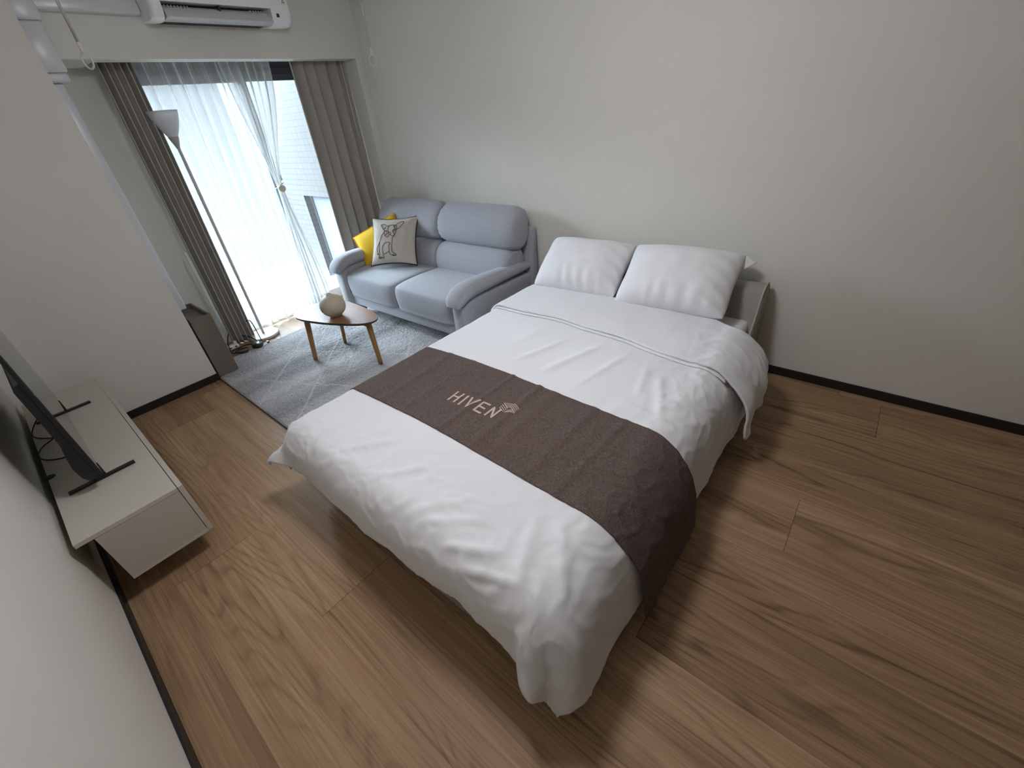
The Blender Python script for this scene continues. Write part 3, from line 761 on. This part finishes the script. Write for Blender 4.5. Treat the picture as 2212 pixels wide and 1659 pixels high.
table = thing('coffee_table', 'small three-legged coffee table with rounded triangular walnut top', 'table', (.86, -1.385, .014))
top_pts = [(.503, -1.519), (.478, -1.42), (.499, -1.321), (.552, -1.24), (.657, -1.193), (.815, -1.182), (.984, -1.190), (1.114, -1.206), (1.214, -1.239), (1.258, -1.285), (1.253, -1.335), (1.201, -1.391), (1.085, -1.456), (.949, -1.512), (.817, -1.553), (.714, -1.577), (.634, -1.583), (.562, -1.566)]
tp = catmull(top_pts, 5, True); cx_, cy_ = np.mean([p[0] for p in tp]), np.mean([p[1] for p in tp])
def sh(k, z): return [(cx_ + (p[0] - cx_) * k, cy_ + (p[1] - cy_) * k, z) for p in tp]
tt = P(sedge(loft('tabletop', [sh(.985, .3775), sh(.997, .3785), sh(1, .380)], M['tabletop'], None), 40), table)
ed = loft('edge_band', [sh(.955, .358), sh(.985, .364), sh(1.0, .376), sh(.999, .3795)], M['edge_dark'], None); ed.parent = tt; ed.matrix_parent_inverse = Matrix.Identity(4)
for (fx, fy), (tx, ty) in (((.682, -1.580), (.640, -1.515)), ((1.223, -1.332), (1.165, -1.305)), ((.632, -1.275), (.680, -1.262))):
    rings = []
    a = math.atan2(fy - cy_, fx - cx_)
    for t in np.linspace(0, 1, 8):
        hx, hy = lerp(.015, .021, t), lerp(.013, .017, t)
        px, py, pz = lerp(fx, tx, t), lerp(fy, ty, t), lerp(.019, .360, t)
        rings.append([(px + math.cos(a) * math.copysign(abs(math.cos(q)) ** .5, math.cos(q)) * hx - math.sin(a) * math.copysign(abs(math.sin(q)) ** .5, math.sin(q)) * hy,
                       py + math.sin(a) * math.copysign(abs(math.cos(q)) ** .5, math.cos(q)) * hx + math.cos(a) * math.copysign(abs(math.sin(q)) ** .5, math.sin(q)) * hy, pz) for q in np.linspace(0, 2 * PI, 17)[:-1]])
    lg = P(loft('leg', rings, M['table_leg'], None), table)
    # bracket running inwards under the top
    d = np.array([cx_ - tx, cy_ - ty]); d /= np.linalg.norm(d); n2 = np.array([-d[1], d[0]])
    def bp(s, e, z): return (tx + d[0] * s + n2[0] * e, ty + d[1] * s + n2[1] * e, z)
    vs = [bp(.0, -.013, .362), bp(.17, -.013, .362), bp(.17, -.013, .350), bp(.03, -.013, .315), bp(.0, -.013, .315), bp(.0, .013, .362), bp(.17, .013, .362), bp(.17, .013, .350), bp(.03, .013, .315), bp(.0, .013, .315)]
    br = obj('bracket', vs, [(0, 1, 2, 3, 4), (9, 8, 7, 6, 5), (0, 5, 6, 1), (1, 6, 7, 2), (2, 7, 8, 3), (3, 8, 9, 4), (4, 9, 5, 0)], M['table_leg'], lg); br.matrix_parent_inverse = Matrix.Identity(4)
vase = thing('vase', 'round cream ceramic vase standing on the coffee table', 'vase', (.905, -1.40, .381))
R_ = .092
pv = [(.030, 0.0), (.045, .003)] + [(R_ * math.sin(a), .084 - R_ * .93 * math.cos(a)) for a in np.linspace(.62, 2.88, 24)] + [(.023, .1685), (.0215, .176), (.0185, .177), (.0175, .170), (.017, .13)]
P(lathe('body', pv, (.905, -1.40, .381), M['vase'], None, 48), vase)
P(lathe('opening', [(.0172, .150), (.0172, .152)], (.905, -1.40, .381), M['vase_dark'], None, 24), vase)

# ------------------------------------------------------------------ floor lamp
LX, LY = -.262, -1.585
lamp = thing('floor_lamp', 'slim white uplighter floor lamp in front of the sheer curtain', 'lamp', (LX, LY, 0))
P(sedge(lathe('base', [(.118, 0), (.128, .003), (.130, .008), (.130, .020), (.126, .025), (.0, .029)], (LX, LY, 0), M['lamp_white'], None, 56), 40), lamp)
P(lathe('pole', [(.0115, .027), (.0115, 1.56)], (LX, LY, 0), M['pole'], None, 20), lamp)
P(sedge(lathe('socket', [(.012, 1.545), (.014, 1.552), (.034, 1.612), (.034, 1.618), (.01, 1.619)], (LX, LY, 0), M['grey_metal'], None, 32), 40), lamp)
so = [(.030, 1.612), (.036, 1.625), (.060, 1.668), (.078, 1.71), (.090, 1.745), (.0965, 1.777)]
P(lathe('lamp_shade', so + [(r - .003, z) for r, z in so[::-1]], (LX, LY, 0), M['shade'], None, 48, caps=False), lamp)
# lamp cord and adapter on the floor
cord = thing('extension_cord', 'black extension cord looped on the floor by the lamp base', 'cord', (-.1, -1.8, 0))
cab = [(-.181, -1.917, .02), (-.30, -1.88, .05), (-.36, -1.83, .10), (-.34, -1.77, .14), (-.33, -1.70, .15), (-.31, -1.655, .17), (-.27, -1.64, .165), (-.20, -1.65, .10), (-.13, -1.665, .04), (-.06, -1.68, .018), (-.06, -1.72, .018)]
P(tube('cable', catmull(cab, 8), .0045, M['cable'], None, 6), cord)
P(tube('cable', catmull([(-.33, -1.78, .06), (-.30, -1.74, .06), (-.23, -1.705, .04), (-.16, -1.69, .02), (-.06, -1.725, .02)], 8), .0045, M['cable'], None, 6), cord)
P(tube('cable', catmull([(-.06, -1.75, .018), (-.131, -1.745, .02), (-.174, -1.799, .02), (-.165, -1.843, .02), (-.151, -1.916, .02), (-.10, -1.92, .02), (-.054, -1.875, .024), (-.05, -1.82, .02), (-.10, -1.805, .02), (-.13, -1.86, .02), (-.10, -1.90, .024), (-.03, -1.87, .02), (-.02, -1.83, .02)], 8), .0048, M['cable'], None, 6), cord)
P(lathe('adapter', [(.040, 0), (.044, .006), (.044, .030), (.036, .036), (.0, .037)], (-.043, -1.735, .014), M['plastic_black'], None, 24), cord)
for k in range(5):
    a = k * 1.25
    P(lathe('pin', [(.003, .036), (.003, .041)], (-.043 + .027 * math.cos(a), -1.735 + .027 * math.sin(a), .014), M['steel'], None, 8), cord)
P(box('plug_tip', (-.06, -.03), (-1.655, -1.635), (.014, .03), M['red'], None, bevel=.003), cord)['label'] = 'red plug tip'
ps = thing('power_strip', 'white power strip on the floor below the beige drape', 'power strip', (-.25, -1.85, 0))
P(box('housing', (-.285, -.235), (-1.93, -1.82), (.0, .035), M['white_plastic'], None, bevel=.008, seg=3), ps)
P(box('plug', (-.275, -.245), (-1.85, -1.825), (.035, .06), M['white_plastic'], None, bevel=.004), ps)
for yy in (-1.855, -1.90): P(box('socket_slot', (-.2352, -.2335), (yy, yy + .015), (.012, .024), M['dark_slot']), ps)

# narrow side cabinet in the niche
cabn = thing('side_cabinet', 'narrow grey-brown wooden cabinet with tray top tucked in the niche', 'cabinet', (0, -2.08, 0))
P(boxes('body', [((-.20, .225), (-2.150, -2.008), (.019, .465))], M['cabinet']), cabn)
P(boxes('tray_rim', [((.212, .225), (-2.150, -2.008), (.465, .500)), ((-.20, -.187), (-2.150, -2.008), (.465, .500)), ((-.187, .212), (-2.021, -2.008), (.465, .500)), ((-.187, .212), (-2.150, -2.137), (.465, .500))], M['cabinet']), cabn)

# ------------------------------------------------------------------ TV console, TV
con = thing('tv_console', 'low greige television console against the wall', 'console', (1.15, -2.95, 0))
CX0, CX1, CY0, CY1 = .352, 1.955, -3.125, -2.762
P(box('top_panel', (CX0, CX1), (CY0, CY1 - .022), (.378, .397), M['console'], None, bevel=.001), con)
P(box('side_panel', (CX1 - .018, CX1 - .001), (CY0 + .055, CY1 - .022), (.135, .377), M['console_front'], None), con)
P(box('side_panel', (CX0, CX0 + .018), (CY0 + .055, CY1 - .022), (.135, .377), M['console_front'], None), con)
P(box('bottom_panel', (CX0, CX1), (CY0 + .055, CY1 - .020), (.118, .1345), M['console'], None), con)
P(box('back_panel', (CX0 + .018, CX1 - .018), (CY0 + .055, CY0 + .063), (.1345, .377), M['console_front'], None), con)
n3 = 3; ww = (CX1 - CX0) / n3
for k in range(n3):
    P(box('drawer_front', (CX0 + k * ww + .0015, CX0 + (k + 1) * ww - .0015), (CY1 - .0195, CY1), (.120, .3965), M['console'], None, bevel=.001), con)
for x in (CX0 + .2, CX1 - .30):
    for y in (CY0 + .12, CY1 - .20):
        P(lathe('leg', [(.02, 0), (.02, .119)], (x, y, 0), M['plastic_black'], None, 16), con)
P(lathe('cable_notch', [(.022, 0), (.022, .0015)], (1.36, -3.119, .3965), M['dark_slot'], None, 20), con)

TVR = math.atan2(.0155, 1.07)
tv = thing('television', 'flat black television on two bar feet standing on the console', 'television', (1.15, -2.957, .3975), TVR)
def T(o): o.parent = tv; return o
hw, zb0, zt0 = .533, .068, .70
T(box('bezel', (-hw, hw), (-.014, 0), (zb0, zt0), M['plastic_black'], None, bevel=.002))
T(box('screen', (-hw + .004, hw - .004), (0, .0012), (zb0 + .016, zt0 - .005), M['screen'], None))
hp = [(-.012, .060), (-.045, .058), (-.058, .085), (-.062, .14), (-.055, .19), (-.042, .235), (-.040, .50), (-.030, .52), (-.012, .525)]
T(sedge(loft('back_housing', [[(x, y, z) for y, z in hp] for x in (-hw + .03, -hw + .015, hw - .015, hw - .006)], M['plastic_black'], None), 40))
for x in (-.44, .44):
    ft = T(box('stand_foot', (x - .0105, x + .0105), (-.13, .105), (.0, .011), M['plastic_black'], None, bevel=.002))
    nk = box('neck', (x - .010, x + .010), (-.034, .004), (.011, .075), M['plastic_black'], None, bevel=.002); nk.parent = ft
def cable(label, pts, r=.003):
    o = tube('power_cable', catmull(pts, 8), r, M['cable'], None, 6); tag(o, label, 'cable', 'cables behind the television')
cable('black cable looping from behind the television to the console back, far loop', [(.83, -2.995, .50), (.80, -3.05, .47), (.80, -3.10, .425), (.86, -3.12, .405), (.93, -3.09, .401), (.98, -3.04, .401), (1.0, -3.0, .43)])
cable('black cable looping from behind the television over the console edge, near loop', [(1.02, -3.0, .48), (1.02, -3.05, .42), (1.03, -3.10, .403), (1.10, -3.125, .403), (1.18, -3.11, .402), (1.24, -3.05, .401), (1.28, -3.0, .43)])

# ------------------------------------------------------------------ air conditioner and its pipe cover
ac = thing('air_conditioner', 'white wall air conditioner above the curtains with its louver open', 'air conditioner', (.1, -1.11, 2.2))
A0, A1 = -1.548, -.672
fullp = [(0, 2.215), (.10, 2.203), (.17, 2.200), (.215, 2.212), (.236, 2.245), (.242, 2.29), (.240, 2.46), (.215, 2.488), (0, 2.49)]
def acring(y, k): return [(x * k if x > 0 else 0, y, 2.345 + (z - 2.345) * (1 - (1 - k) * .8)) for x, z in catmull(fullp, 3)]
P(sedge(loft('end_cap', [acring(A0, .93), acring(A0 + .012, .99), acring(A0 + .03, 1), acring(A0 + .062, 1)], M['white_plastic'], None), 45), ac)
P(sedge(loft('end_cap', [acring(-.822, 1), acring(A1 - .04, 1), acring(A1 - .014, .985), acring(A1, .91)], M['white_plastic'], None), 45), ac)
upper = [(0, 2.30), (.12, 2.293), (.238, 2.288), (.243, 2.30), (.240, 2.46), (.215, 2.488), (0, 2.49)]
P(sedge(loft('front_panel', [[(x, y, z) for x, z in upper] for y in (A0 + .062, -.822)], M['white_plastic'], None), 40), ac)
P(boxes('outlet', [((.0, .12), (A0 + .062, -.822), (2.216, 2.295))], M['dark_slot']), ac)
lv = [(.13, 2.280), (.19, 2.274), (.228, 2.256), (.243, 2.228), (.247, 2.216), (.240, 2.211), (.18, 2.207), (.10, 2.212), (.10, 2.22), (.18, 2.222), (.19, 2.235), (.13, 2.256)]
P(sedge(loft('louver', [[(x, y, z) for x, z in lv] for y in (A0 + .068, -.828)], M['ac_grey'], None), 40), ac)
for ya, yb in ((A0 + .08, A0 + .22), (-.96, -.84)):
    P(boxes('grille', [((.196, .230), (y, y + .003), (2.246, 2.272)) for y in np.arange(ya, yb, .018)] + [((.227, .230), (ya, yb), (2.256, 2.259))], M['ac_grey']), ac)
P(boxes('vane', [((.14, .225), (-1.158, -1.148), (2.24, 2.285))], M['dark_slot']), ac)
P(boxes('display', [((.237, .2425), (-.79, -.772), (2.243, 2.262))], M['dark_slot']), ac)
bm = bmesh.new()
for s in ([(0, 0), (.010, .026), (.020, 0)], [(.004, .009), (.016, .009)]):
    for a, b in zip(s[:-1], s[1:]): tube_bm(bm, [(.2425, -.728 + a[0], 2.315 + a[1]), (.2425, -.728 + b[0], 2.315 + b[1])], .0016, 5)
P(from_bm('lettering', bm, M['dark_slot']), ac)

duct = thing('pipe_duct', 'white plastic pipe cover running from the air conditioner down the corner', 'pipe cover', (0, -2.1, 1))
P(box('horizontal_duct', (.0005, .068), (-2.05, A0 - .002), (2.247, 2.32), M['duct'], None, bevel=.012, seg=3), duct)
P(box('elbow', (.0005, .078), (-2.160, -2.03), (2.20, 2.34), M['duct'], None, bevel=.014, seg=3), duct)
P(box('vertical_duct', (.0005, .068), (-2.160, -2.042), (1.972, 2.20), M['duct'], None, bevel=.012, seg=3), duct)
P(box('end_sleeve', (-.07, .058), (-2.160, -2.050), (1.93, 1.9715), M['duct'], None, bevel=.010, seg=3), duct)
P(box('lower_duct', (-.07, .0), (-2.160, -2.082), (.52, 1.93), M['duct'], None, bevel=.010, seg=3), duct)

# ceiling hung laundry hooks
def hook(x, y, z0, rz, label):
    h = thing('laundry_hanger', label, 'hanger', (x, y, H), 0, 'laundry pole hangers')
    P(lathe('rod', [(.0068, z0 + .085), (.0068, H - .03)], (x, y, 0), M['steel'], None, 12), h)
    P(lathe('mount', [(.022, H - .03), (.022, H)], (x, y, 0), M['white_plastic'], None, 20), h)
    P(lathe('collar', [(.006, z0 + .062), (.0085, z0 + .070), (.0085, z0 + .10), (.006, z0 + .105)], (x, y, 0), M['ring'], None, 12), h)
    ring = [(x + .026 * math.cos(a) * math.cos(rz), y + .026 * math.cos(a) * math.sin(rz), z0 + .033 + .033 * math.sin(a)) for a in np.linspace(0, 2 * PI, 33)[:-1]]
    P(tube('ring', ring, .0042, M['ring'], None, 8, True), h)
hook(.70, -2.071, 1.922, .55, 'steel laundry hanger with ivory ring in front of the pipe cover end')
hook(.70, -.41, 1.918, .95, 'steel laundry hanger with ivory ring hanging before the sofa wall')

# ------------------------------------------------------------------ curtains
def drape(name_label, y0f, y1f, xc, folds, amp, ph, z0, z1):
    t = thing('drape', name_label, 'curtain', (xc, (y0f(0) + y1f(0)) / 2, 0), 0, 'beige drapes')
    def f(i, j):
        z = lerp(z0, z1, j); k = 1 - j
        top = sm((z - (z1 - .12)) / .12)
        a = i * folds * 2 * PI + ph
        y = lerp(y0f(k), y1f(k), i); s = math.sin(a)
        s = math.copysign(abs(s) ** .8, s)
        A = amp * lerp(1, .55, top) * (1 + .25 * math.sin(i * 9 + ph))
        B = sm(i / .06) * sm((1 - i) / .06)
        return (xc + A * s + .006 * nz(i * 6, z, ph, 1.3), y + .35 * amp * B * math.sin(2 * a) * .6, z)
    P(grid('cloth', f, int(folds * 22), 46, M['drape'], None, True, .002), t)
    def g(i, j):
        p = f(i, 1 - (j * .07 / (z1 - z0))); return (p[0] - .006, p[1], p[2])
    P(grid('heading_tape', g, int(folds * 14), 4, M['drape'], None, True, .002), t)
    return t
dl = drape('beige drape bunched at the cabinet end of the window', lambda k: lerp(-1.825, -1.848, k), lambda k: lerp(-1.625, -1.655, k), -.30, 5.0, .034, .4, .006, 2.16)
dr = drape('beige drape bunched behind the sofa arm at the far end of the window', lambda k: lerp(-.585, -.60, k), lambda k: lerp(-.0672, -.0672, k), -.205, 5.0, .036, 1.1, .012, 2.16)
P(lathe('pull_rod', [(.004, 1.45), (.004, 2.12)], (-.155, -.125, 0), M['bracket'], None, 10), dr)
P(box('pull_rod', (-.25, -.243), (-1.875, -1.858), (.25, .86), M['bracket'], None, bevel=.002), dl)

def sheer(label, fy, xc, folds, ampf, ph, z0, z1, nu, hem=True):
    t = thing('sheer_curtain', label, 'curtain', (xc, fy(.5, 1.0), 0), 0, 'white sheer curtains')
    def f(i, z):
        a = i * folds * 2 * PI + ph; A = ampf(z)
        return (xc + A * (math.sin(a) + .35 * math.sin(2.3 * a + 1)) + .01 * nz(i * 5, z, ph, 1.1), fy(i, z) + .25 * A * math.sin(2 * a), z + (0.006 * math.sin(a * .5) if z < .06 else 0))
    P(grid('voile', lambda i, j: f(i, lerp(z0, z1, j)), nu, 60, M['sheer'], None), t)
    def off(i, z): p = f(i, z); return (p[0] + .002, p[1], p[2])
    P(grid('hem', lambda i, j: off(i, lerp(z0 + .001, z0 + .095, j)), nu, 5, M['sheer_hem'], None), t)
    P(grid('heading_tape', lambda i, j: off(i, lerp(z1 - .10, z1 - .001, j)), nu, 5, M['sheer_hem'], None), t)
    return t
sheer('white sheer curtain hanging straight across the window behind the lamp', lambda i, z: lerp(-1.74, lerp(-.95, -.90, sm((z - .9) / 1.1)), i), -.43, 9, lambda z: lerp(.030, .020, sm((z - 1.6) / .5)), .3, .018, 2.13, 220)
ZK = 1.16
def fy2(i, z):
    k = (z - ZK)
    w0 = .028
    if k > 0:
        t = sm(min(1, k / .95)) ** .8; a, b = lerp(-.93, -1.045, t), lerp(-.885, -.655, t)
    else:
        t = sm(min(1, -k / 1.0)); a, b = lerp(-.93, -1.00, t), lerp(-.885, -.80, t)
    return lerp(a, b, i)
sheer('white sheer curtain gathered in the middle by a round tieback', fy2, -.385, 6, lambda z: lerp(.013, .030, min(1, abs(z - ZK) / .7)), 1.9, .03, 2.13, 150)
tb = thing('curtain_tieback', 'cream round magnetic tieback holding the gathered sheer curtain', 'tieback', (-.36, -.91, ZK))
loop = [(-.385 + .036 * math.cos(a), -.907 + .040 * math.sin(a), ZK + .012 + .02 * math.sin(a * 1.0 + .5)) for a in np.linspace(0, 2 * PI, 25)[:-1]]
P(tube('cord', loop, .0035, M['ring'], None, 6, True), tb)
bm = bmesh.new(); bmesh.ops.create_cone(bm, cap_ends=True, segments=32, radius1=.031, radius2=.028, depth=.016)
bmesh.ops.transform(bm, matrix=Matrix.Translation((-.335, -.915, ZK - .008)) @ Matrix.Rotation(math.radians(-18), 4, 'Z') @ Matrix.Rotation(PI / 2, 4, 'Y'), verts=bm.verts)
kb = P(sedge(from_bm('disc', bm, mat('cream_disc', (.62, .57, .44), .5)), 40), tb)

# ------------------------------------------------------------------ ceiling lamp, daylight, camera
cl = thing('ceiling_lamp', 'round white ceiling lamp above the foot of the bed', 'lamp', (2.79, -1.82, H))
P(lathe('housing', [(.2035, H - .143), (.21, H - .14), (.20, H - .09), (.15, H - .045), (.10, H - .02), (.10, H)], (2.79, -1.82, 0), M['white_plastic'], None, 48), cl)
P(lathe('diffuser', [(.205 * math.sin(a), H - .155 - .135 * math.cos(a)) for a in np.linspace(.02, PI * .53, 16)], (2.79, -1.82, 0), M['lamp_glow'], None, 48), cl)

sc = bpy.context.scene
wd_ = bpy.data.worlds.new('sky'); sc.world = wd_; wd_.use_nodes = True
nt = wd_.node_tree; nt.nodes.clear()
bg = nt.nodes.new('ShaderNodeBackground'); wo = nt.nodes.new('ShaderNodeOutputWorld')
# hazy daylight: a bright sky above a duller horizon and ground
tcw = nt.nodes.new('ShaderNodeTexCoord'); sxw = nt.nodes.new('ShaderNodeSeparateXYZ'); nt.links.new(tcw.outputs['Generated'], sxw.inputs[0])
mr = nt.nodes.new('ShaderNodeMapRange'); mr.interpolation_type = 'SMOOTHSTEP'
mr.inputs['From Min'].default_value = .09; mr.inputs['From Max'].default_value = .24
mr.inputs['To Min'].default_value = 0.80; mr.inputs['To Max'].default_value = 44.0
nt.links.new(sxw.outputs[2], mr.inputs['Value']); nt.links.new(mr.outputs[0], bg.inputs[1])
bg.inputs[0].default_value = (.74, .86, 1.0, 1)
nt.links.new(bg.outputs[0], wo.inputs[0])
pl_ = bpy.data.lights.new('window_portal', 'AREA'); pl_.shape = 'RECTANGLE'; pl_.size = 1.9; pl_.size_y = 2.1
pl_.cycles.is_portal = True
po = bpy.data.objects.new('window_portal', pl_); C.objects.link(po); po.location = (-.68, -.95, 1.05); po.rotation_euler = (0, math.radians(-90), 0)

cam = bpy.data.cameras.new('camera'); co = bpy.data.objects.new('camera', cam); C.objects.link(co)
co.location = (3.89748485, -2.78368813, 1.6); co.rotation_euler = tuple(math.radians(a) for a in (56.43669041, 5.07660999, 39.10970833))
cam.sensor_width = 36; cam.sensor_fit = 'HORIZONTAL'; cam.lens = 912.6456 * 36 / 2212; cam.clip_start = .02
sc.camera = co
sc.view_settings.view_transform = 'Standard'; sc.view_settings.look = 'None'; sc.view_settings.exposure = 0.55; sc.view_settings.gamma = 1.0
sc.view_settings.use_curve_mapping = False
sc.cycles.use_denoising = True
sc.cycles.max_bounces = 8; sc.cycles.diffuse_bounces = 5; sc.cycles.transparent_max_bounces = 16
sc.cycles.sample_clamp_indirect = 6
